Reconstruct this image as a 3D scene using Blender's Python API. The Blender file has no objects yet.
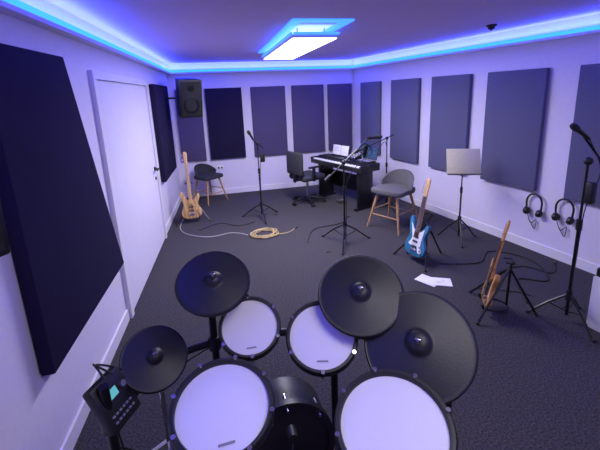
import bpy, bmesh, math, random
from mathutils import Vector, Matrix
random.seed(4)
V=Vector
bpy.context.scene.view_settings.view_transform='Standard'
# ------------------------------------------------------------ materials
MATS={}
def mat(name,col,rough=.5,metal=0.,nscale=0,var=0.,bump=0.,emit=None,estr=0.,coat=0.,col2=None,wave=False,spec=None):
    if name in MATS: return MATS[name]
    m=bpy.data.materials.new(name); m.use_nodes=True
    nt=m.node_tree; b=nt.nodes['Principled BSDF']
    b.inputs['Base Color'].default_value=(*col,1); b.inputs['Roughness'].default_value=rough; b.inputs['Metallic'].default_value=metal
    if coat: b.inputs['Coat Weight'].default_value=coat
    if spec is not None: b.inputs['Specular IOR Level'].default_value=spec
    if emit: b.inputs['Emission Color'].default_value=(*emit,1); b.inputs['Emission Strength'].default_value=estr
    if nscale:
        tc=nt.nodes.new('ShaderNodeTexCoord')
        if wave:
            n=nt.nodes.new('ShaderNodeTexWave'); n.inputs['Scale'].default_value=nscale; n.inputs['Distortion'].default_value=6; n.inputs['Detail'].default_value=3
        else:
            n=nt.nodes.new('ShaderNodeTexNoise'); n.inputs['Scale'].default_value=nscale; n.inputs['Detail'].default_value=4
        nt.links.new(tc.outputs['Object'],n.inputs['Vector'])
        if var or col2:
            r=nt.nodes.new('ShaderNodeValToRGB')
            c2=col2 or tuple(min(1,c*(1+var)) for c in col)
            c1=col if col2 else tuple(c*(1-var) for c in col)
            r.color_ramp.elements[0].color=(*c1,1); r.color_ramp.elements[1].color=(*c2,1)
            r.color_ramp.elements[0].position=.3; r.color_ramp.elements[1].position=.7
            nt.links.new(n.outputs[0],r.inputs[0]); nt.links.new(r.outputs[0],b.inputs['Base Color'])
        if bump:
            bp=nt.nodes.new('ShaderNodeBump'); bp.inputs['Strength'].default_value=bump; bp.inputs['Distance'].default_value=.004
            nt.links.new(n.outputs[0],bp.inputs['Height']); nt.links.new(bp.outputs[0],b.inputs['Normal'])
    MATS[name]=m; return m
WALL=mat('wall_paint',(.75,.71,.83),.6,nscale=30,var=.02,bump=.05)
CEIL=mat('ceiling_paint',(.74,.58,.86),.7,nscale=25,var=.02,bump=.05)
CARPET=mat('carpet',(.056,.052,.056),.95,nscale=90,var=.6,bump=.8,spec=.15)
TRIM=mat('trim_white',(.8,.78,.84),.4)
DOORM=mat('door_white',(.77,.74,.84),.45,nscale=8,var=.01)
FDARK=mat('fabric_navy',(.020,.016,.048),.95,nscale=300,var=.3,bump=.5,spec=.1)
FMID=mat('fabric_plum',(.095,.080,.160),.95,nscale=300,var=.2,bump=.5,spec=.1)
FGREY=mat('fabric_bluegrey',(.130,.130,.220),.95,nscale=300,var=.2,bump=.5,spec=.1)
BLK=mat('black_plastic',(.010,.010,.011),.42,nscale=60,var=.2)
BLKM=mat('black_metal',(.012,.012,.014),.3,.3,nscale=80,var=.1)
RUB=mat('black_rubber',(.012,.012,.013),.45,nscale=120,var=.15,bump=.12)
GRILL=mat('speaker_grille',(.012,.012,.012),.6,nscale=400,var=.9,bump=1)
CHR=mat('chrome',(.75,.75,.78),.15,1.)
STEEL=mat('steel',(.45,.45,.48),.35,1.)
HEAD=mat('mesh_head',(.80,.79,.84),.6,nscale=500,var=.03,bump=.2)
WHT=mat('white_plastic',(.8,.8,.8),.4)
GREYP=mat('grey_print',(.25,.25,.3),.5)
OAK=mat('oak_wood',(.45,.26,.12),.45,nscale=12,var=.25,wave=True)
MAPLE=mat('maple_wood',(.68,.43,.18),.35,nscale=10,var=.12,wave=True,coat=.4)
ROSE=mat('rosewood',(.06,.03,.02),.5,nscale=20,var=.3,wave=True)
AMBER=mat('amber_finish',(.55,.33,.13),.25,nscale=6,var=.2,wave=True,coat=.7)
NATW=mat('natural_gloss',(.60,.30,.08),.3,nscale=9,var=.25,wave=True,coat=.6)
BLUE=mat('blue_finish',(.03,.18,.32),.2,nscale=5,var=.25,coat=.8)
SEATF=mat('seat_fabric',(.11,.105,.11),.9,nscale=250,var=.3,bump=.5)
SEATD=mat('seat_fabric_dark',(.028,.028,.034),.85,nscale=250,var=.3,bump=.5)
CREAM=mat('cream_sheet',(.66,.63,.40),.6,nscale=30,var=.04)
PAPER=mat('paper',(.8,.8,.8),.7,nscale=20,var=.03)
CABB=mat('cable_black',(.01,.01,.01),.5)
CABY=mat('cable_tan',(.55,.42,.18),.5)
CABW=mat('cable_grey',(.45,.42,.38),.5)
IVORY=mat('ivory_keys',(.8,.8,.78),.3)
SCR=mat('screen_on',(.02,.05,.06),.2,emit=(.15,.6,.7),estr=.7)
SCRB=mat('laptop_screen',(.02,.04,.08),.3,emit=(.2,.4,.8),estr=.12)
ORNG=mat('orange_button',(.8,.25,.05),.4,emit=(1,.3,.05),estr=.4)
TEAL=mat('teal_ring',(.01,.05,.08),.5)
LEDB=mat('led_blue',(.02,.1,.8),.5,emit=(.03,.26,1.0),estr=2.2)
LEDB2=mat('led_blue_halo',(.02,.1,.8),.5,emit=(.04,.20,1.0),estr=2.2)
PANELW=mat('light_panel_diffuser',(1,1,1),.5,emit=(.95,.88,1.0),estr=6)
# ------------------------------------------------------------ geometry
def xf(g,M): return [tuple(M@V(v)) for v in g[0]],g[1]
def from_bm(bm):
    bm.verts.index_update(); g=[tuple(v.co) for v in bm.verts],[[v.index for v in f.verts] for f in bm.faces]; bm.free(); return g
def box(c,s,bev=0,M=None,seg=2):
    bm=bmesh.new(); bmesh.ops.create_cube(bm,size=1)
    for v in bm.verts: v.co=V((v.co.x*s[0],v.co.y*s[1],v.co.z*s[2]))
    if bev: bmesh.ops.bevel(bm,geom=bm.edges[:],offset=bev,segments=seg,profile=.5,affect='EDGES')
    for v in bm.verts: v.co=(M@v.co if M else v.co)+V(c)
    return from_bm(bm)
def align(d,hint=(0,0,1)):
    z=V(d).normalized(); h=V(hint)
    if abs(z.dot(h.normalized()))>.98: h=V((0,1,0))
    x=h.cross(z).normalized(); y=z.cross(x)
    return Matrix((x,y,z)).transposed()
def lathe(prof,n=32,c=(0,0,0),d=(0,0,1)):
    A=align(d); vs=[];fs=[];rows=[]
    for r,z in prof:
        if r<1e-6: rows.append([len(vs)]); vs.append(tuple(A@V((0,0,z))+V(c)))
        else:
            rows.append(list(range(len(vs),len(vs)+n)))
            for i in range(n):
                a=2*math.pi*i/n; vs.append(tuple(A@V((r*math.cos(a),r*math.sin(a),z))+V(c)))
    for a,b in zip(rows,rows[1:]):
        for i in range(n):
            j=(i+1)%n
            if len(a)==1 and len(b)==1: continue
            if len(a)==1: fs.append([a[0],b[i],b[j]])
            elif len(b)==1: fs.append([a[i],a[j],b[0]])
            else: fs.append([a[i],a[j],b[j],b[i]])
    return vs,fs
def cyl(a,b,r,r2=None,n=14):
    a,b=V(a),V(b); L=(b-a).length; r2=r if r2 is None else r2
    return lathe([(0,0),(r,0),(r2,L),(0,L)],n,a,b-a)
def sph(c,r,s=(1,1,1),n=16):
    g=lathe([(r*math.sin(math.pi*i/10) if 0<i<10 else 0,-r*math.cos(math.pi*i/10)) for i in range(11)],n)
    return [(v[0]*s[0]+c[0],v[1]*s[1]+c[1],v[2]*s[2]+c[2]) for v in g[0]],g[1]
def smooth(pts,closed=False,k=6):
    P=[V(p) for p in pts];n=len(P);out=[]
    rng=range(n if closed else n-1)
    for i in rng:
        if closed: p0,p1,p2,p3=P[(i-1)%n],P[i],P[(i+1)%n],P[(i+2)%n]
        else: p0,p1,p2,p3=P[max(i-1,0)],P[i],P[i+1],P[min(i+2,n-1)]
        for j in range(k):
            t=j/k
            out.append(.5*((2*p1)+(-p0+p2)*t+(2*p0-5*p1+4*p2-p3)*t*t+(-p0+3*p1-3*p2+p3)*t**3))
    if not closed: out.append(P[-1])
    return out
def tube(pts,r,n=8,sm=True,closed=False):
    P=smooth(pts,closed) if sm else [V(p) for p in pts]
    vs=[];fs=[];rows=[];N=len(P);x=None
    for i,p in enumerate(P):
        a=P[(i-1)%N] if (closed or i>0) else p; b=P[(i+1)%N] if (closed or i<N-1) else p
        t=(b-a).normalized()
        if x is None: x=align(t).col[0].copy()
        x=(x-t*x.dot(t)).normalized(); y=t.cross(x)
        rows.append(list(range(len(vs),len(vs)+n)))
        for k in range(n):
            an=2*math.pi*k/n; vs.append(tuple(p+x*r*math.cos(an)+y*r*math.sin(an)))
    for i in range(N if closed else N-1):
        a,b=rows[i],rows[(i+1)%N]
        for k in range(n): fs.append([a[k],a[(k+1)%n],b[(k+1)%n],b[k]])
    if not closed: fs.append(rows[0][::-1]); fs.append(rows[-1])
    return vs,fs
def prism(out,z0,z1,M=None,bev=0):
    bm=bmesh.new(); vs=[bm.verts.new((p[0],p[1],z0)) for p in out]; f=bm.faces.new(vs)
    r=bmesh.ops.extrude_face_region(bm,geom=[f]); 
    for e in r['geom']:
        if isinstance(e,bmesh.types.BMVert): e.co.z=z1
    bmesh.ops.recalc_face_normals(bm,faces=bm.faces[:])
    if bev:
        es=[e for e in bm.edges if abs(e.verts[0].co.z-e.verts[1].co.z)<1e-6]
        bmesh.ops.bevel(bm,geom=es,offset=bev,segments=2,profile=.5,affect='EDGES')
    g=from_bm(bm); return xf(g,M) if M else g
class Obj:
    def __init__(s,name,loc=(0,0,0),rz=0,world=False,sc=1):
        s.e=bpy.data.objects.new(name,None); bpy.context.collection.objects.link(s.e)
        s.e.location=loc; s.e.rotation_euler=(0,0,rz); s.e.scale=(sc,sc,sc); s.e.empty_display_size=.1
        s.off=V(loc) if world else V((0,0,0))
    def add(s,part,m,*gs,ang=40):
        vs=[];fs=[]
        for g in gs:
            k=len(vs); vs+= [tuple(V(v)-s.off) for v in g[0]]; fs+=[[i+k for i in f] for f in g[1]]
        o=mk(part,m,vs,fs,ang); o.parent=s.e; return o
def mk(name,m,vs,fs,ang=40):
    me=bpy.data.meshes.new(name); me.from_pydata(vs,[],fs); me.materials.append(m)
    bm=bmesh.new(); bm.from_mesh(me); bmesh.ops.recalc_face_normals(bm,faces=bm.faces[:]); bm.to_mesh(me); bm.free()
    for p in me.polygons: p.use_smooth=True
    try: me.set_sharp_from_angle(angle=math.radians(ang))
    except Exception: pass
    o=bpy.data.objects.new(name,me); bpy.context.collection.objects.link(o); return o
def Rx(a): return Matrix.Rotation(a,4,'X')
def Ry(a): return Matrix.Rotation(a,4,'Y')
def Rz(a): return Matrix.Rotation(a,4,'Z')
def T(*a): return Matrix.Translation(a)
R_=math.radians
# ------------------------------------------------------------ room
D=6.89; CZ=2.42; Y0=-0.6
def LX(y): return -.99+.0385*y
def RX(y): return 3.894-.1684*y
def quadslab(name,m,p,q,z0,z1,n,t):
    "vertical slab between plan points p,q extruded along n by t"
    vs=[];n=V((n[0],n[1],0)).normalized()*t
    for z in (z0,z1):
        for a in (V((*p,z)),V((*q,z)),V((*q,z))+n,V((*p,z))+n): vs.append(tuple(a))
    return mk(name,m,vs,[[0,1,2,3],[4,5,6,7],[0,1,5,4],[1,2,6,5],[2,3,7,6],[3,0,4,7]])
XB0,XB1=LX(D),RX(D)
quadslab('wall_left',WALL,(LX(Y0),Y0),(LX(D),D),0,CZ,(-1,.0385),.12)
quadslab('wall_right',WALL,(RX(Y0),Y0),(RX(D),D),0,CZ,(1,.1684),.12)
quadslab('wall_back',WALL,(XB0-.12,D),(XB1+.12,D),0,CZ,(0,1),.12)
mk('floor',CARPET,[(LX(Y0)-.1,Y0,0),(RX(Y0)+.1,Y0,0),(RX(D)+.1,D+.1,0),(LX(D)-.1,D+.1,0),(LX(Y0)-.1,Y0,-.1),(RX(Y0)+.1,Y0,-.1),(RX(D)+.1,D+.1,-.1),(LX(D)-.1,D+.1,-.1)],[[0,1,2,3],[4,5,6,7],[0,1,5,4],[1,2,6,5],[2,3,7,6],[3,0,4,7]])
mk('ceiling',CEIL,[(LX(Y0)-.1,Y0,CZ),(RX(Y0)+.1,Y0,CZ),(RX(D)+.1,D+.1,CZ),(LX(D)-.1,D+.1,CZ),(LX(Y0)-.1,Y0,CZ+.1),(RX(Y0)+.1,Y0,CZ+.1),(RX(D)+.1,D+.1,CZ+.1),(LX(D)-.1,D+.1,CZ+.1)],[[0,1,2,3],[4,5,6,7],[0,1,5,4],[1,2,6,5],[2,3,7,6],[3,0,4,7]])
nL=(1,-.0385);nR=(-1,-.1684)
# baseboards
quadslab('baseboard_left',TRIM,(LX(Y0),Y0),(LX(3.02),3.02),0,.10,nL,.014)
quadslab('baseboard_left',TRIM,(LX(4.93),4.93),(LX(D),D),0,.10,nL,.014)
quadslab('baseboard_right',TRIM,(RX(Y0),Y0),(RX(D),D),0,.10,nR,.014)
quadslab('baseboard_back',TRIM,(XB0,D),(XB1,D),0,.10,(0,-1),.014)
# cove ledges + led strips
def area(name,loc,size,sy,en,col,rot=(0,0,0)):
    l=bpy.data.lights.new(name,'AREA'); l.shape='RECTANGLE'; l.size=size; l.size_y=sy; l.energy=en; l.color=col
    o=bpy.data.objects.new(name,l); o.location=loc; o.rotation_euler=rot; bpy.context.collection.objects.link(o)
for nm,p,q,n in (('left',(LX(Y0),Y0),(LX(D),D),nL),('right',(RX(Y0),Y0),(RX(D),D),nR),('back',(XB0,D),(XB1,D),(0,-1))):
    quadslab('trim_cove_'+nm,TRIM,p,q,2.25,2.275,n,.07)
    nn=V((n[0],n[1])).normalized()
    a=(p[0]+nn[0]*.030,p[1]+nn[1]*.030);b=(q[0]+nn[0]*.030,q[1]+nn[1]*.030)
    quadslab('led_strip_light',LEDB,a,b,2.276,2.312,n,.035)
    mx=(a[0]+b[0])/2+nn[0]*.02; my=(a[1]+b[1])/2+nn[1]*.02; dx,dy=b[0]-a[0],b[1]-a[1]; L=math.hypot(dx,dy)
    area('cove_led_lamp',(mx,my,2.320),L-.1,.03,L*7,(.045,.07,1.0),(math.pi,0,math.atan2(dy,dx)))
# door in left wall
d=Obj('door_1',(0,0,0),world=True)
def lwbox(y0,y1,z0,z1,x0,x1):
    vs=[]
    for z in (z0,z1):
        for y,x in ((y0,x0),(y1,x0),(y1,x1),(y0,x1)): vs.append((LX(y)+x,y,z))
    return vs,[[0,1,2,3],[4,5,6,7],[0,1,5,4],[1,2,6,5],[2,3,7,6],[3,0,4,7]]
def rwbox(y0,y1,z0,z1,x0,x1):
    vs=[]
    for z in (z0,z1):
        for y,x in ((y0,x0),(y1,x0),(y1,x1),(y0,x1)): vs.append((RX(y)-x,y-.168*x,z))
    return vs,[[0,1,2,3],[4,5,6,7],[0,1,5,4],[1,2,6,5],[2,3,7,6],[3,0,4,7]]
d.add('leaf',DOORM,lwbox(3.12,4.83,.012,1.985,.002,.02))
d.add('frame',TRIM,lwbox(3.03,3.10,0,1.999,0,.035),lwbox(4.85,4.92,0,1.999,0,.035),lwbox(3.03,4.92,2.0,2.06,0,.035))
hx=LX(4.75)
d.add('handle',BLKM,cyl((hx+.02,4.75,.98),(hx+.035,4.75,.98),.028),cyl((hx+.03,4.75,.98),(hx+.075,4.75,.98),.010),cyl((hx+.07,4.76,.98),(hx+.07,4.63,.98),.010),cyl((hx+.02,4.75,.86),(hx+.03,4.75,.86),.022))
# acoustic panels
def bpanel(x0,x1,z0,z1,m):
    o=Obj('acoustic_panel',((x0+x1)/2,D,(z0+z1)/2),world=True)
    o.add('fabric_front',m,box(((x0+x1)/2,D-.03,(z0+z1)/2),(x1-x0,.058,z1-z0),.008))
    o.add('seam',BLK,box(((x0+x1)/2,D-.0045,(z0+z1)/2),(x1-x0-.02,.007,z1-z0-.02)))
bpanel(-.64,-.20,.69,1.985,FMID)
bpanel(-.12,.53,.69,1.985,FDARK)
bpanel(.70,1.345,.69,1.985,FMID)
bpanel(1.47,2.10,.69,1.985,FMID)
bpanel(2.19,2.68,.69,1.985,FMID)
def wallpanel(side,y0,y1,z0,z1,m,ys=None,th=.06):
    f=lwbox if side=='L' else rwbox
    X=LX if side=='L' else RX
    o=Obj('acoustic_panel',(X((y0+y1)/2),(y0+y1)/2,(z0+z1)/2),world=True)
    vs,fs=f(y0,y1,z0,z1,.008,th)
    if ys:
        vs=[(v[0],v[1]+(ys if (i>=4 and v[1]>(y0+y1)/2) else 0),v[2]) for i,v in enumerate(vs)]
    bm=bmesh.new(); B=[bm.verts.new(v) for v in vs]
    for q in fs: bm.faces.new([B[i] for i in q])
    bmesh.ops.recalc_face_normals(bm,faces=bm.faces[:])
    bmesh.ops.bevel(bm,geom=bm.edges[:],offset=.008,segments=2,profile=.5,affect='EDGES')
    o.add('fabric_front',m,from_bm(bm))
    o.add('backing',BLK,f(y0+.01,y1-.01+min(0,ys or 0),z0+.01,z1-.01,.001,.010))
wallpanel('L',1.72,2.94,.56,2.09,FDARK,ys=-.52,th=.07)
wallpanel('L',5.15,6.25,.71,2.03,FDARK,th=.07)
for a,b in ((5.95,6.55),(4.97,5.63),(4.05,4.71),(3.11,3.80),(2.13,2.81)):
    wallpanel('R',a,b,.69,1.985,FGREY)
# ceiling light
o=Obj('ceiling_light_panel',(.95,4.25,2.34))
W_,L_=.44,1.9
o.add('frame',TRIM,box((0,0,-.012),(W_,L_,.03),.004))
o.add('diffuser',PANELW,box((0,0,-.030),(W_-.03,L_-.03,.008)))
o.add('halo_led',LEDB2,box((-W_/2+.0,0,.012),(.02,L_,.018)),box((W_/2-.0,0,.012),(.02,L_,.018)),box((0,-L_/2,.012),(W_-.04,.02,.018)),box((0,L_/2,.012),(W_-.04,.02,.018)))
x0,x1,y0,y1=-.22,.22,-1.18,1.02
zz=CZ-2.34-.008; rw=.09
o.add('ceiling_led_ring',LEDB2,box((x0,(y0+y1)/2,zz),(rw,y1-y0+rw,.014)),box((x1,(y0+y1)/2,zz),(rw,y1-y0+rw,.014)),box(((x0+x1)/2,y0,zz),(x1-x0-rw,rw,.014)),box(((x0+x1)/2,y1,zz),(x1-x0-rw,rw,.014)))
o.add('standoffs',STEEL,*[cyl((x,y,.0),(x,y,.08),.006) for x in (-.13,.13) for y in (-.8,.8)])
area('halo_led_lamp',(.95,4.25,2.368),.42,1.9,22,(.08,.16,1.0),(math.pi,0,0))
o=Obj('ceiling_sensor',(2.77,3.28,CZ))
o.add('dome',BLK,lathe([(0,0),(.05,0),(.05,-.012),(.035,-.02),(.03,-.04),(0,-.048)],24)); o.add('lens',BLK,sph((0,0,-.045),.012))
# outlets
for x,z in ((1.41,.28),(.03,.52)):
    o=Obj('power_outlet',(x,D,z)); o.add('plate',WHT,box((0,-.006,0),(.13,.010,.08),.003)); o.add('sockets',BLK,cyl((-.03,-.011,0),(-.03,-.0125,0),.018),cyl((.03,-.011,0),(.03,-.0125,0),.018))
# ------------------------------------------------------------ speaker
def speaker(loc,rz,w,dp,h,wallvec,tilt=R_(10)):
    o=Obj('loudspeaker',loc,rz)
    M=Rx(tilt)
    body=[(-w/2,-dp/2),(w/2,-dp/2),(w/2*.75,dp/2),(-w/2*.75,dp/2)]
    o.add('cabinet',BLK,prism(body,-h/2,h/2,M,bev=.01))
    o.add('grille',GRILL,xf(box((0,-dp/2-.006,0),(w-.04,.012,h-.05),.005),M))
    o.add('woofer_ring',BLKM,xf(lathe([(w*.28,0),(w*.36,.004),(w*.36,.012),(w*.28,.012)],32,(0,-dp/2-.024,-h*.16),(0,1,0)),M))
    o.add('tweeter',BLKM,xf(cyl((0,-dp/2-.012,h*.28),(0,-dp/2-.02,h*.28),w*.14,n=24),M))
    wv=V(wallvec)
    o.add('bracket',BLKM,cyl((0,dp/2-.03,0),tuple(V((0,dp/2+.03,0))),.018),cyl((0,dp/2+.02,0),wv,.015),box(wv,(.05,.05,.14),.005))
    return o
speaker((-.36,5.85,1.84),R_(22),.34,.30,.56,(-.26,.35,0))
speaker((-.80,1.28,1.49),R_(60),.16,.15,.28,(-.02,.112,0),tilt=R_(4))
# ------------------------------------------------------------ guitars
GB=.075
def guitar(name,loc,rz,scale,lean,body,neckm,fretm,bass=False,guard=None,base=GB):
    o=Obj(name,loc,rz)
    M=T(0,-.02,base)@Rx(R_(-lean))@Rx(R_(90))@Matrix.Scale(scale,4)
    pts=[(0,0),(.09,.002),(.15,.05),(.155,.12),(.118,.205),(.122,.27),(.148,.345),(.135,.395),(.105,.385),(.075,.33),(.035,.30),(0,.298),(-.035,.30),(-.07,.345),(-.105,.43),(-.14,.45),(-.155,.40),(-.13,.29),(-.118,.21),(-.155,.12),(-.148,.05),(-.09,.002)]
    out=[(p.x,p.y) for p in smooth([(a,b,0) for a,b in pts],True,4)]
    o.add('body',body,prism(out,-.022,.022,M,bev=.008))
    if guard:
        gp=[(-.10,.12),(-.06,.20),(-.09,.30),(-.11,.37),(-.06,.31),(0,.285),(.06,.30),(.10,.34),(.09,.24),(.085,.14),(.12,.07),(.07,.05),(.03,.12),(-.04,.11)]
        gg=[(p.x,p.y) for p in smooth([(a,b,0) for a,b in gp],True,3)]
        o.add('pickguard',guard,prism(gg,.0222,.0245,M))
    nl=.62 if bass else .46
    y0=.25;y1=y0+nl
    def taper(w0,w1,za,zb,ya,yb): return prism([(-w0/2,ya),(w0/2,ya),(w1/2,yb),(-w1/2,yb)],za,zb,M,bev=.003)
    o.add('neck',neckm,taper(.058,.044,.012,.034,y0,y1))
    o.add('fretboard',fretm,taper(.058,.044,.0345,.040,y0-.01,y1))
    fr=[]
    for i in range(1,20):
        y=y1-(nl+.17)*(1-2**(-i/12))
        if y<y0: break
        w=.044+(.014)*(y1-y)/nl
        fr.append(xf(box((0,y,.0405),(w-.004,.002,.0018)),M))
    o.add('frets',CHR,*fr)
    hp=[(-.022,0),(-.03,.03),(-.035,.06),(-.034,.19),(-.012,.215),(.02,.20),(.024,.17),(.02,.03),(.022,0)]
    hs=[(p.x,p.y+y1) for p in smooth([(a,b,0) for a,b in hp],True,3)]
    o.add('headstock',neckm,prism(hs,.014,.03,M,bev=.002))
    npg=4 if bass else 6
    pg=[]
    for i in range(npg):
        y=y1+.04+i*.15/npg
        pg.append(xf(cyl((-.014,y,.028),(-.014,y,.042),.0045 if not bass else .007,n=8),M)); pg.append(xf(cyl((-.034,y,.022),(-.055,y,.022),.003,n=6),M)); pg.append(xf(box((-.06,y,.022),(.014,.013 if not bass else .022,.006),.002),M))
    o.add('tuning_pegs',CHR,*pg)
    st=[]
    ns=npg
    for i in range(ns):
        t=i/(ns-1)-.5
        st.append(xf(cyl((t*.05,.075,.036),(t*.036,y1+.01,.044),.0009 if not bass else .0016,n=5),M))
    o.add('strings',STEEL,*st)
    o.add('bridge',CHR,xf(box((0,.07,.028),(.075,.035,.012),.003),M))
    o.add('pickups',BLK,*[xf(box((0,y,.027),(.078,.022,.010),.004),M) for y in ((.13,.19) if bass else (.11,.17,.225))])
    o.add('knobs',CHR,*[xf(cyl((.085+.014*i,.12-.035*i,.022),(.085+.014*i,.12-.035*i,.038),.010,n=12),M) for i in range(3)])
    o.add('strap_button',CHR,xf(cyl((0,0,0),(0,-.012,0),.006,n=8),M))
    return M
def gstand(loc,rz,lean,neck_h,base=GB):
    o=Obj('guitar_stand',loc,rz)
    top=V((0,.06+math.sin(R_(lean))*neck_h,neck_h))
    piv=V((0,.12,.40))
    o.add('upright',BLKM,tube([(0,.12,.07),(0,.125,.42),tuple(top)],.010,sm=False))
    o.add('legs',BLKM,tube([piv,(-.24,-.12,.012)],.010,sm=False),tube([piv,(.24,-.12,.012)],.010,sm=False),tube([piv,(0,.34,.012)],.010,sm=False))
    o.add('feet',RUB,sph((-.24,-.12,.014),.014),sph((.24,-.12,.014),.014),sph((0,.34,.014),.014))
    o.add('cradle',RUB,tube([(-.09,-.07,base+.02),(-.09,-.055,base-.02),(-.09,.03,base-.02),(-.05,.12,base-.02),(.05,.12,base-.02),(.09,.03,base-.02),(.09,-.055,base-.02),(.09,-.07,base+.02)],.010))
    o.add('neck_yoke',RUB,tube([tuple(top+V((-.045,-.07,0))),tuple(top+V((-.045,-.01,0))),tuple(top),tuple(top+V((.045,-.01,0))),tuple(top+V((.045,-.07,0)))],.008))
guitar('bass_guitar',(-.45,5.40,0),R_(8),.92,8,AMBER,MAPLE,MAPLE,bass=True,guard=None)
gstand((-.45,5.44,0),R_(8),8,.58)
guitar('electric_guitar',(1.99,3.25,0),R_(-78),.92,14,BLUE,MAPLE,ROSE,guard=WHT)
gstand((2.03,3.26,0),R_(-78),14,.50)
guitar('electric_guitar',(2.07,2.26,0),R_(-122),.80,11,NATW,NATW,ROSE,guard=BLK)
gstand((2.10,2.265,0),R_(-122),11,.46)
# ------------------------------------------------------------ mic stands
def mic(o,p,dirv,r=.024,L=.17):
    p=V(p);dv=V(dirv).normalized()
    o.add('microphone_body',BLKM,lathe([(0,0),(.010,0),(.012,.02),(.018,L*.7),(.02,L*.75),(0,L*.75)],18,p,dv))
    o.add('microphone_grille',GRILL,lathe([(0,L*.75),(.02,L*.75),(r,L*.82),(r,L*.95),(r*.8,L*1.06),(r*.4,L*1.11),(0,L*1.12)],18,p,dv))
def tripod(o,r=.30,hub=.22,rot=0,m=None):
    m=m or BLKM; L=[];F=[]
    for i in range(3):
        a=rot+i*2*math.pi/3; e=(r*math.cos(a),r*math.sin(a),.014)
        L.append(tube([(0.015*math.cos(a),.015*math.sin(a),hub),(r*.5*math.cos(a),r*.5*math.sin(a),hub*.62),e],.009,sm=False)); L.append(tube([(0,0,hub*.35),(r*.5*math.cos(a),r*.5*math.sin(a),hub*.6)],.005,sm=False,n=6))
        F.append(cyl(e,(e[0]*1.08,e[1]*1.08,.012),.012))
    o.add('legs',m,*L); o.add('feet',RUB,*F); o.add('hub',BLK,cyl((0,0,hub-.04),(0,0,hub+.04),.022))
o=Obj('microphone_stand',(.58,5.25,0),R_(10)); tripod(o,.30,.22,.4)
o.add('pole',BLKM,cyl((0,0,.05),(0,0,.75),.011),cyl((0,0,.72),(0,0,1.15),.008)); o.add('clutch',BLK,cyl((0,0,.70),(0,0,.77),.018),sph((0,0,1.15),.025))
o.add('boom',BLKM,tube([(.10,.02,1.06),(-.06,0,1.20)],.007,sm=False)); mic(o,(-.05,0,1.19),(-.35,-.2,.6)); o.add('phone_holder',BLK,box((.06,-.02,.93),(.07,.02,.13),.005))
o.add('cable',CABB,tube([(-.05,.01,1.19),(.04,.03,1.0),(.02,.02,.6),(.015,.02,.2),(.08,.1,.008),(.25,.0,.008)],.004))
o=Obj('studio_microphone_stand',(1.44,3.95,0)); tripod(o,.33,.24,.1)
o.add('pole',BLKM,cyl((0,0,.05),(0,0,.72),.012),cyl((0,0,.68),(0,0,1.02),.009)); o.add('clutch',BLK,cyl((0,0,.66),(0,0,.73),.02),sph((0,0,1.02),.03))
o.add('boom',BLKM,tube([(-.22,-.02,.84),(.35,.03,1.30)],.008,sm=False)); o.add('counterweight',BLK,cyl((-.24,-.022,.825),(-.17,-.016,.88),.024))
o.add('shock_mount',TEAL,tube([(.25+.065*math.cos(a),-.03,1.17+.065*math.sin(a)) for a in [i*math.pi/6 for i in range(12)]],.006,closed=True),tube([(.25+.065*math.cos(a),-.09,1.15+.065*math.sin(a)) for a in [i*math.pi/6 for i in range(12)]],.006,closed=True))
o.add('shock_mount_arms',BLKM,*[cyl((.25+.065*math.cos(a),-.03,1.17+.065*math.sin(a)),(.25+.065*math.cos(a),-.09,1.15+.065*math.sin(a)),.003,n=6) for a in (.5,2,3.6,5.2)],cyl((.25,0,1.21),(.25,-.04,1.23),.006))
o.add('condenser_microphone',BLKM,lathe([(0,-.09),(.022,-.09),(.026,-.07),(.026,.02),(.024,.05),(.015,.075),(0,.08)],20,(.25,-.06,1.16),(.1,-.2,1)))
mic(o,(.30,.02,1.28),(.9,-.1,.05)); o.add('cable',CABB,tube([(.25,-.06,1.07),(.12,-.05,.95),(.02,-.03,.75),(.02,-.02,.3),(-.05,-.12,.008),(-.3,-.2,.008)],.004))
o=Obj('microphone_stand',(2.56,1.98,0)); tripod(o,.25,.22,.35)
o.add('pole',BLKM,cyl((0,0,.05),(0,0,.80),.012),cyl((0,0,.78),(0,0,1.28),.009)); o.add('clutch',BLK,cyl((0,0,.76),(0,0,.84),.02),sph((0,0,1.28),.03))
o.add('boom',BLKM,tube([(.22,-.05,1.12),(-.06,.02,1.47)],.008,sm=False)); mic(o,(-.02,.0,1.44),(-.5,.05,.35)); o.add('cable_hook',BLK,box((.02,-.03,1.05),(.05,.06,.16),.01))
o.add('cable',CABB,tube([(-.02,0,1.44),(.10,-.02,1.2),(.03,.0,.9),(.025,.01,.4),(.1,.12,.008),(.0,.4,.008),(-.35,.6,.008)],.004))
# music stand
o=Obj('music_stand',(2.79,3.60,0),R_(-25)); tripod(o,.24,.26,.5)
o.add('pole',BLKM,cyl((0,0,.05),(0,0,.66),.010),cyl((0,0,.62),(0,0,.92),.007)); o.add('clutch',BLK,cyl((0,0,.60),(0,0,.67),.016))
Md=T(0,-.02,.98)@Rx(R_(-22))
o.add('desk',CREAM,xf(box((0,0,0),(.37,.012,.31),.004),Md)); o.add('lip',BLKM,xf(box((0,-.03,-.155),(.37,.06,.008),.002),Md)); o.add('bracket',BLKM,xf(box((0,.02,-.03),(.05,.03,.10),.005),Md))
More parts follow.
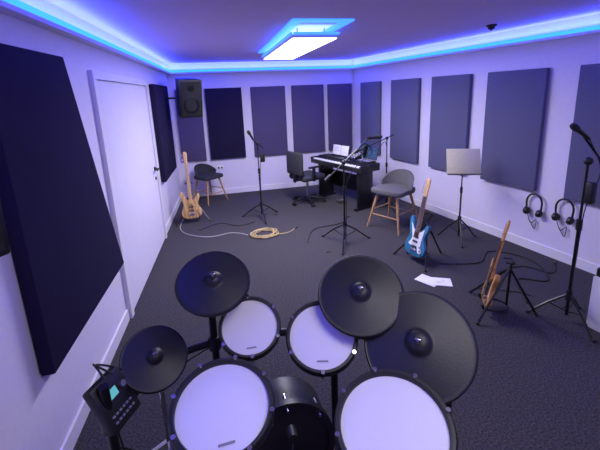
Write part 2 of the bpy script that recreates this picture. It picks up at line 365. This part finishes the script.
# ------------------------------------------------------------ chairs
def chair(loc,rz,sc=1,fab=None):
    fab=fab or SEATF
    o=Obj('upholstered_chair',loc,rz,sc=sc)
    sh=[(p.x,p.y) for p in smooth([(-.20,-.22,0),(.20,-.22,0),(.24,-.05,0),(.22,.17,0),(.10,.225,0),(-.10,.225,0),(-.22,.17,0),(-.24,-.05,0)],True,4)]
    o.add('seat',fab,prism(sh,.485,.555,bev=.022))
    vs=[];fs=[];n=20
    for i in range(n+1):
        a=R_(8+164*i/n); 
        ht=.76-.15*abs(i/n-.5)**2*4
        for (r,z) in ((.235,.50),(.262,ht),(.225,ht),(.20,.50)):
            vs.append((r*math.cos(a),r*.95*math.sin(a)+.0,z))
    for i in range(n):
        for k in range(4): fs.append([i*4+k,i*4+(k+1)%4,(i+1)*4+(k+1)%4,(i+1)*4+k])
    fs+=[[0,1,2,3],[n*4+k for k in (3,2,1,0)]]
    o.add('backrest',fab,(vs,fs),ang=60)
    lg=[]
    for sx in (-1,1):
        for sy in (-1,1): lg.append(cyl((sx*.25,sy*.245,.0),(sx*.15,sy*.15,.485),.012,.021,n=12))
    o.add('legs',OAK,*lg)
    o.add('stretchers',OAK,*[cyl(a,b,.009,n=8) for a,b in (((-.21,-.205,.19),(.21,-.205,.19)),((-.21,.205,.19),(.21,.205,.19)),((-.2,-.2,.25),(-.2,.2,.25)),((.2,-.2,.25),(.2,.2,.25)))])
    o.add('seat_frame',BLK,box((0,0,.478),(.32,.32,.018),.003))
chair((2.27,4.28,0),R_(-62)); chair((-.20,6.50,0),R_(40),.88,SEATD)
def office(loc,rz):
    o=Obj('office_chair',loc,rz)
    arms=[];cas=[]
    for i in range(5):
        a=2*math.pi*i/5+.3; e=V((.28*math.cos(a),.28*math.sin(a),.075)); arms.append(cyl((0,0,.11),e,.022,.014)); 
        for s in(-1,1):
            q=e+V((-math.sin(a),math.cos(a),0))*.016*s; q.z=.028; cas.append(cyl(q,q+V((-math.sin(a),math.cos(a),0))*.014*s,.028))
    o.add('star_base',BLK,*arms); o.add('casters',RUB,*cas); o.add('gas_lift',STEEL,cyl((0,0,.1),(0,0,.42),.022)); 
    o.add('seat',SEATD,box((0,0,.47),(.46,.45,.09),.035,seg=3))
    o.add('backrest',SEATD,box((0,.24,.72),(.42,.07,.38),.03,M=None,seg=3)); o.add('back_spine',BLK,box((0,.255,.53),(.06,.03,.26),.008),box((0,.15,.425),(.06,.22,.02),.004))
    o.add('armrests',BLK,*[g for s in (-1,1) for g in (box((s*.25,.02,.66),(.05,.24,.03),.01),box((s*.25,.04,.54),(.03,.05,.22),.005))])
office((1.44,5.76,0),R_(112))
# ------------------------------------------------------------ digital piano
pl=V((2.02,5.58,0)); o=Obj('digital_piano',pl,R_(-70))
w=1.30
o.add('keybed',BLK,box((0,0,.66),(w,.40,.07),.008)); o.add('control_panel',BLK,box((0,.09,.715),(w,.22,.05),.006)); o.add('end_blocks',BLK,box((-w/2+.02,-.1,.71),(.04,.2,.04),.005),box((w/2-.02,-.1,.71),(.04,.2,.04),.005))
kw=(w-.10)/52
o.add('white_keys',IVORY,*[box((-w/2+.05+kw*(i+.5),-.105,.705),(kw-.0015,.15,.016),.001,seg=1) for i in range(52)])
bk=[]
for i in range(51):
    if (i%7) in (0,1,3,4,5): bk.append(box((-w/2+.05+kw*(i+1),-.075,.718),(kw*.55,.09,.014),.001,seg=1))
o.add('black_keys',BLK,*bk)
o.add('display',SCRB,box((-.1,.08,.741),(.14,.06,.003))); o.add('buttons',WHT,*[box((.05+.035*i,-.005,.742),(.018,.012,.004)) for i in range(4)])
o.add('stand',BLKM,*[g for s in(-1,1) for g in (box((s*.5,.02,.32),(.05,.30,.60),.006),box((s*.5,.02,.018),(.06,.42,.036),.006))],box((0,.12,.35),(1.0,.02,.28),.004),box((0,.12,.60),(1.0,.04,.04),.004))
o.add('music_rest',BLK,box((-.25,.19,.84),(.5,.012,.2),.004,M=Rx(R_(-12)).to_3x3()))
o.add('pedal_unit',STEEL,box((0,-.05,.03),(.08,.16,.03),.006))
o=Obj('laptop',pl,R_(-70)); 
o.add('base',BLK,box((.42,.09,.751),(.30,.20,.016),.003)); o.add('keyboard',GREYP,box((.42,.10,.7605),(.26,.10,.002)))
Ml=T(.42,.20,.755)@Rx(R_(-15)); o.add('lid',BLK,xf(box((0,0,.11),(.30,.008,.20),.003),Ml)); o.add('screen',SCRB,xf(box((0,-.005,.11),(.28,.002,.18)),Ml))
o=Obj('compact_mixer',pl,R_(-70))
o.add('case',BLK,prism([(-.085,0),(.085,0),(.085,.085),(-.085,.035)],-.12,.12,T(.13,.11,.742)@Rz(R_(90))@Rx(R_(90)),bev=.004)); o.add('knobs',WHT,*[cyl((.045+.035*i,.06+.035*j,.78+.0105*j),(.045+.035*i,.06+.035*j,.80+.0105*j),.007,n=8) for i in range(6) for j in range(4)])
o=Obj('music_book',pl,R_(-70))
o.add('pages',PAPER,box((-.36,.165,.845),(.20,.008,.17),.001,M=Rx(R_(-12)).to_3x3()),box((-.15,.165,.845),(.20,.008,.17),.001,M=Rx(R_(-12)).to_3x3())); o.add('print',GREYP,*[box((-.36,.158-.0,.80+.03*i),(.15,.003,.003)) for i in range(4)])
# second small boom stand behind the piano
o=Obj('microphone_stand',(2.52,5.00,0),R_(20)); tripod(o,.22,.2,.3)
o.add('pole',BLKM,cyl((0,0,.05),(0,0,.72),.011),cyl((0,0,.7),(0,0,1.12),.008)); o.add('clutch',BLK,cyl((0,0,.68),(0,0,.74),.018),sph((0,0,1.12),.025))
o.add('boom',BLKM,tube([(.15,0,1.16),(-.45,.05,1.0)],.007,sm=False)); mic(o,(-.42,.05,1.01),(-.8,.05,-.2))
o.add('cable',CABB,tube([(-.4,.05,1.01),(-.2,.02,.95),(.0,.02,1.05),(.02,.02,.5),(.05,.06,.01)],.004))
# ------------------------------------------------------------ headphones
def phones(y,z):
    x=RX(y)-.03; o=Obj('headphones',(x,y,z),R_(9.5))
    o.add('wall_hook',BLKM,cyl((.03,0,.155),(-.03,0,.155),.006),cyl((-.03,0,.155),(-.035,0,.17),.006))
    arc=[(-.008,.085*math.cos(a),.06+.10*math.sin(a)) for a in [math.pi*i/8 for i in range(9)]]
    o.add('headband',BLK,tube([(-.008,.08,-.02)]+arc+[(-.008,-.08,-.02)],.010))
    o.add('ear_cups',BLK,*[lathe([(0,-.022),(.034,-.022),(.042,-.008),(.042,.012),(.03,.024),(0,.024)],20,(-.018,s*.07,-.045),(.15,s,-.1)) for s in(-1,1)])
    o.add('cable',CABB,tube([(-.008,.06,-.09),(-.0,.02,-.18),(.005,-.03,-.13),(.008,-.02,-.24),(.01,.04,-.16)],.004))
phones(3.10,.50);phones(2.79,.52)
# ------------------------------------------------------------ console on cabinet at right edge
o=Obj('storage_cabinet',(2.99,1.66,0),R_(9.5)); o.add('carcass',WHT,box((0,0,.21),(.62,.56,.42),.006)); o.add('door_gap',BLK,box((0,-.281,.21),(.003,.002,.36))); o.add('knobs',STEEL,cyl((-.04,-.28,.25),(-.04,-.30,.25),.008),cyl((.04,-.28,.25),(.04,-.30,.25),.008))
o=Obj('mixing_console',(2.96,1.67,.42),R_(9.5))
o.add('chassis',BLK,prism([(-.26,0),(.26,0),(.26,.14),(-.26,.06)],-.26,.26,Rx(R_(90)),bev=.006))
ch=[];kn=[];bt=[]
def zt(x): return .06+(x+.26)/.52*.08
for i in range(9):
    y=-.2+i*.05
    ch.append(box((-.17,y,zt(-.17)+.006),(.02,.012,.015),.002))
    for j in range(4):
        x=-.03+j*.065; kn.append(cyl((x,y,zt(x)-.004),(x,y,zt(x)+.018),.009,n=10))
    bt.append(box((-.10,y,zt(-.10)+.003),(.014,.012,.008)))
o.add('faders',WHT,*ch);o.add('dials',WHT,*kn);o.add('buttons',ORNG,*bt)
o.add('side_label',WHT,box((-.262,0,.03),(.003,.40,.02)))
# ------------------------------------------------------------ floor items
o=Obj('sheet_music',(1.92,2.82,0)); 
o.add('sheet_1',PAPER,box((-.03,.02,.004),(.15,.21,.002),M=Rz(.5).to_3x3())); o.add('sheet_2',PAPER,box((.06,-.04,.0065),(.15,.21,.002),M=Rz(1.1).to_3x3())); o.add('print',GREYP,box((.06,-.04,.008),(.10,.004,.0006)),box((.06,-.06,.008),(.08,.004,.0006)))
def cable(name,pts,m,r=.006):
    c=V((pts[0][0],pts[0][1],0)); o=Obj(name,c,world=True); o.add('cord',m,tube(pts,r)); o.add('plug',BLKM,cyl(pts[-1],V(pts[-1])+(V(pts[-1])-V(pts[-2])).normalized()*.06,.009))
coil=[]
for i in range(40):
    a=i*.75; rr=.12+.03*math.sin(i*1.7); coil.append((.52+rr*1.3*math.cos(a),4.56+rr*math.sin(a)*1.2,.008+.0006*i))
cable('cable_coil',coil+[(.8,4.5,.007),(.95,4.62,.007)],CABY,.006)
cable('audio_cable',[(.30,4.6,.007),(.1,4.75,.007),(-.2,4.7,.007),(-.5,4.9,.007),(-.62,5.2,.007),(-.6,5.6,.007)],CABW,.006)
cable('audio_cable',[(.45,5.1,.007),(.2,5.0,.007),(-.05,5.2,.007),(-.3,5.05,.007)],CABB,.005)
cable('audio_cable',[(2.2,3.1,.007),(2.6,3.0,.007),(2.9,3.2,.007),(3.15,2.9,.007),(2.95,2.5,.007),(2.7,2.6,.007),(2.5,2.3,.007)],CABB,.006)
cable('audio_cable',[(2.3,2.5,.007),(2.6,2.75,.007),(2.95,2.8,.007),(3.1,2.6,.007),(3.3,2.75,.007)],CABB,.006)
cable('audio_cable',[(1.0,4.1,.007),(1.2,4.5,.007),(1.6,4.6,.007),(1.8,4.8,.007)],CABB,.005)
# ------------------------------------------------------------ drum kit
CAM=V((0,0,1.83))
DRUMMER=V((0,0,1.83))   # pads are angled toward where the drummer's head is
kit=Obj('electronic_drum_kit',(.2,1.25,0),world=True)
def nrm(c,al,extra=(0,0,0)):
    u=(DRUMMER-V(c)).normalized(); return (u*al+V((0,0,1))*(1-al)+V(extra)).normalized()
def pad(nm,c,r,al,depth=.07,extra=(0,0,0)):
    n=nrm(c,al,extra); c=V(c)
    kit.add(nm+'_shell',BLKM,lathe([(0,-depth),(r*.80,-depth),(r*.86,-depth+.01),(r*.86,-.02),(r*.88,-.006),(0,-.006)],48,c,n))
    kit.add(nm+'_head',HEAD,lathe([(r*.90,-.006),(r*.90,.0),(r*.5,.0015),(0,.002)],48,c,n))
    kit.add(nm+'_hoop',RUB,lathe([(r*.885,-.02),(r*.885,.010),(r*.91,.018),(r*.97,.018),(r,.008),(r,-.018),(r*.97,-.024),(r*.885,-.02)],56,c,n))
    A=align(n);lug=[]
    k=8 if r>.15 else 6
    for i in range(k):
        a=2*math.pi*(i+.5)/k; p=A@V((math.cos(a)*r*.965,math.sin(a)*r*.965,0))+c
        lug.append(cyl(p+n*.022,p-n*(depth*.75),.0045,n=8)); lug.append(cyl(p+n*.026,p+n*.017,.008,n=8))
        q=A@V((math.cos(a)*r*.90,math.sin(a)*r*.90,0))+c; lug.append(cyl(q-n*(depth*.75),q-n*(depth*.35),.011,n=8))
    kit.add(nm+'_lugs',CHR,*lug)
    up=(V((0,0,1))-n*n.z).normalized(); rt=up.cross(n)
    Mm=Matrix.Translation(c+n*.0028-up*r*.66)@Matrix((rt,up,n)).transposed().to_4x4()
    kit.add(nm+'_print',GREYP,xf(box((0,0,0),(r*.30,r*.045,.0006)),Mm))
    return n
def cymbal(nm,c,r,al,extra=(0,0,0)):
    n=nrm(c,al,extra); c=V(c)
    prof=[(0,.032),(r*.06,.032),(r*.14,.029),(r*.20,.020),(r*.235,.010),(r*.27,.0075)]
    k=16
    for i in range(1,k+1):
        t=i/k; rr=r*(.27+.68*t); prof.append((rr,.0075*(1-t)**1+(-.006)*t+ (.0006 if i%2 else 0)))
    prof+=[(r*.975,-.004),(r,-.010),(r*.985,-.016),(r*.9,-.013),(r*.3,-.004),(0,-.004)]
    kit.add(nm,RUB,lathe(prof,72,c,n),ang=50)
    kit.add(nm+'_wingnut',CHR,cyl(c+n*.030,c+n*.046,.006,n=10),box(c+n*.048,(.022,.005,.010),.002,M=align(n)))
    kit.add(nm+'_felt',BLK,cyl(c+n*.028,c+n*.038,.014,n=14))
    return n
S1=(-.058,1.02,.84);F1=(.458,.837,.806);T1=(.067,1.35,.887);T2=(.348,1.24,.862)
CA=(-.066,1.43,1.08);CB=(.53,1.27,1.01);CC=(.67,1.05,.90);HH=(-.345,1.47,.74)
nS=pad('snare',S1,.17,.35,.09);nF=pad('floor_tom',F1,.185,.35,.10);nT1=pad('tom_small',T1,.130,.6);nT2=pad('tom_large',T2,.148,.6)
nA=cymbal('crash_cymbal',CA,.155,.5);nB=cymbal('crash_cymbal_2',CB,.18,.6);nC=cymbal('ride_cymbal',CC,.205,.72,(-.05,0,0))
nH=cymbal('hihat_top',HH,.140,.70,(.1,0,0))
h2=V(HH)-nH*.03
kit.add('hihat_bottom',RUB,lathe([(0,-.012),(.05,-.006),(.130,.0),(.138,.004),(.130,.008),(0,.004)],48,h2,nH))
rk=[];cl=[]
rk.append(tube([(-.50,1.30,.62),(-.30,1.60,.62),(.05,1.66,.62),(.45,1.58,.62),(.78,1.38,.62),(.85,1.10,.62)],.019,n=12))
legs=[(-.50,1.30),(-.10,1.66),(.50,1.56),(.85,1.10)]
for x,y in legs:
    rk.append(cyl((x,y,.03),(x,y,.78 if x!=.85 else .70),.019,n=14)); cl.append(cyl((x,y,.585),(x,y,.655),.032,n=14)); cl.append(cyl((x,y,0),(x,y,.035),.028,n=14))
kit.add('rack_tubes',BLKM,*rk); 
def arm(a,b,r=.009,via=None): return tube([a]+([via] if via else [])+[b],r,sm=False)
arms=[]
bt=V(T1)-nT1*.07; arms.append(arm((.02,1.66,.64),bt,.011,(.04,1.55,.80))); bt=V(T2)-nT2*.07; arms.append(arm((.42,1.59,.64),bt,.011,(.40,1.46,.80)))
bf=V(F1)-nF*.10; arms.append(arm((.85,1.10,.64),bf,.011,(.62,.95,.66)))
arms.append(arm((-.10,1.66,.78),V(CA)-nA*.004,.009,(-.09,1.60,.98))); arms.append(arm((.50,1.56,.78),V(CB)-nB*.004,.009,(.56,1.45,.92)))
arms.append(arm((.85,1.10,.60),V(CC)-nC*.004,.009,(.80,1.16,.76)))
kit.add('mount_arms',CHR,*arms)
cl+= [sph((.04,1.55,.80),.022),sph((.40,1.46,.80),.022),sph((-.09,1.60,.98),.02),sph((.56,1.45,.92),.02),sph((.80,1.16,.76),.02),sph((.62,.95,.66),.022),cyl((.02,1.66,.59),(.02,1.66,.66),.03),cyl((.42,1.59,.59),(.42,1.59,.66),.03)]
kit.add('clamps',BLK,*cl)
lg=[]
for px,py,h in ((.92,1.45,.34),(-.345,1.50,.26)):
    for i in range(3):
        a=.75+i*2.094; e=V((px+.30*math.cos(a),py+.30*math.sin(a),.012)); lg.append(tube([(px,py,h),e],.011,sm=False)); lg.append(tube([(px,py,.10),V((px,py,h))*.5+e*.5],.005,sm=False,n=6)); lg.append(cyl(e,e+V((.03*math.cos(a),.03*math.sin(a),0)),.013))
lg.append(cyl((.92,1.45,.06),(.92,1.45,.66),.012)); lg.append(cyl((.92,1.45,.62),(.80,1.16,.74),.009))
kit.add('stand_legs',CHR,*lg)
kit.add('hihat_stand',CHR,cyl((-.345,1.50,.05),(-.345,1.50,.70),.012),cyl((-.345,1.50,.68),V(HH)+nH*.06,.005))
kit.add('hihat_pedal',BLKM,box((-.33,1.24,.045),(.09,.27,.014),.004,M=Rx(.2).to_3x3()),box((-.33,1.27,.012),(.10,.34,.018),.004)); kit.add('hihat_pedal_chain',CHR,cyl((-.335,1.37,.08),(-.343,1.49,.26),.005))
sl=[cyl((-.058,1.10,.10),(-.058,1.08,.66),.012)]
for i in range(3):
    a=.5+i*2.094; sl.append(tube([(-.058,1.08,.64),(-.058+.13*math.cos(a),1.06+.13*math.sin(a),.70),(-.058+.15*math.cos(a),1.04+.15*math.sin(a),.745)],.007,sm=False)); sl.append(tube([(-.058,1.10,.28),(-.058+.24*math.cos(a),1.10+.24*math.sin(a),.012)],.009,sm=False))
kit.add('snare_stand',CHR,*sl)
kc=V((.20,1.38,.26)); kd=V((0,-1,.12)).normalized()
kit.add('kick_shell',RUB,lathe([(0,-.14),(.19,-.14),(.2,-.13),(.2,.06),(0,.06)],48,kc,kd)); kit.add('kick_head',RUB,lathe([(.19,.06),(.19,.064),(0,.07)],48,kc,kd)); kit.add('kick_hoop',BLK,lathe([(.185,.055),(.185,.08),(.215,.08),(.215,.045),(.2,.045)],48,kc,kd))
kit.add('kick_spurs',CHR,cyl((.02,1.45,.2),(-.06,1.36,.012),.008),cyl((.38,1.45,.2),(.46,1.36,.012),.008),*[cyl(kc+V((.205*math.cos(a),-.08,.205*math.sin(a))),kc+V((.205*math.cos(a),.02,.205*math.sin(a))),.006) for a in [i*.785 for i in range(8)]])
kit.add('kick_pedal',BLKM,box((.20,1.10,.055),(.09,.26,.014),.004,M=Rx(.22).to_3x3()),box((.20,1.14,.012),(.13,.34,.018),.004),box((.145,1.24,.13),(.02,.03,.24),.004),box((.255,1.24,.13),(.02,.03,.24),.004),cyl((.14,1.24,.24),(.26,1.24,.24),.010))
kit.add('kick_beater',CHR,cyl((.20,1.24,.24),(.20,1.22,.42),.005)); kit.add('kick_beater_head',RUB,cyl((.20,1.20,.43),(.20,1.25,.43),.022))
# module
mc=V((-.470,1.33,.69)); mn=V((.80,-.40,.45)).normalized(); mu=(V((0,0,1))-mn*mn.z).normalized(); mr=mu.cross(mn)
MM=Matrix.Translation(mc)@Matrix((mr,mu,mn)).transposed().to_4x4()
kit.add('sound_module',BLK,xf(box((0,0,-.025),(.15,.20,.05),.01),MM)); kit.add('module_screen',SCR,xf(box((-.015,.03,.001),(.065,.035,.002)),MM))
kit.add('module_buttons',GREYP,*[xf(box((-.05+.018*i,-.04,.003),(.011,.008,.006),.001),MM) for i in range(6)],*[xf(box((-.05+.018*i,-.065,.003),(.011,.008,.006),.001),MM) for i in range(6)]); kit.add('module_dial',STEEL,xf(cyl((.045,.03,0),(.045,.03,.012),.013),MM))
kit.add('module_bracket',BLKM,cyl(mc-mn*.05,(-.50,1.32,.62),.012))
kit.add('kit_cables',CABB,tube([mc+mu*.10,mc+mu*.15+V((-.02,.02,0)),mc+V((-.06,.06,.05)),(-.50,1.36,.5),(-.46,1.4,.2),(-.3,1.55,.01),(.0,1.5,.01)],.004),tube([mc+mu*.10+V((.03,.01,0)),mc+mu*.16,mc+V((0,.10,.05)),(-.4,1.5,.58),(-.1,1.68,.585),(.2,1.65,.58)],.004),tube([(-.5,1.30,.5),(-.42,1.36,.35),(-.36,1.3,.2),(-.2,1.35,.01),(.05,1.3,.01)],.004),tube([V(F1)-nF*.10,(.55,1.0,.5),(.5,1.2,.3),(.4,1.3,.01)],.004),tube([V(CC)-nC*.02,(.74,1.1,.7),(.82,1.14,.5),(.84,1.12,.3)],.004))
# ------------------------------------------------------------ lights
area('ceiling_panel_lamp',(.95,4.25,2.29),.42,1.85,88,(.93,.88,1.0))
area('added_fill_lamp',(.9,.4,2.40),1.0,1.0,20,(.92,.87,1.0))  # soft fill added above the drum kit, no fixture there
w=bpy.data.worlds.new('world'); bpy.context.scene.world=w; w.use_nodes=True
w.node_tree.nodes['Background'].inputs[0].default_value=(.45,.30,1.0,1); w.node_tree.nodes['Background'].inputs[1].default_value=.45
# ------------------------------------------------------------ camera
yaw,pi,ro=.2249,.2281,.0412
F=V((math.sin(yaw)*math.cos(pi),math.cos(yaw)*math.cos(pi),-math.sin(pi)))
R=V((math.cos(yaw),-math.sin(yaw),0)); U=R.cross(F)
R2=R*math.cos(ro)-U*math.sin(ro); U2=U*math.cos(ro)+R*math.sin(ro)
cd=bpy.data.cameras.new('camera'); cd.sensor_width=36; cd.lens=21.6; cd.shift_y=-47.75/600; cd.clip_start=.02
co=bpy.data.objects.new('camera',cd); bpy.context.collection.objects.link(co)
co.matrix_world=Matrix.Translation(CAM)@Matrix((R2,U2,-F)).transposed().to_4x4()
bpy.context.scene.camera=co
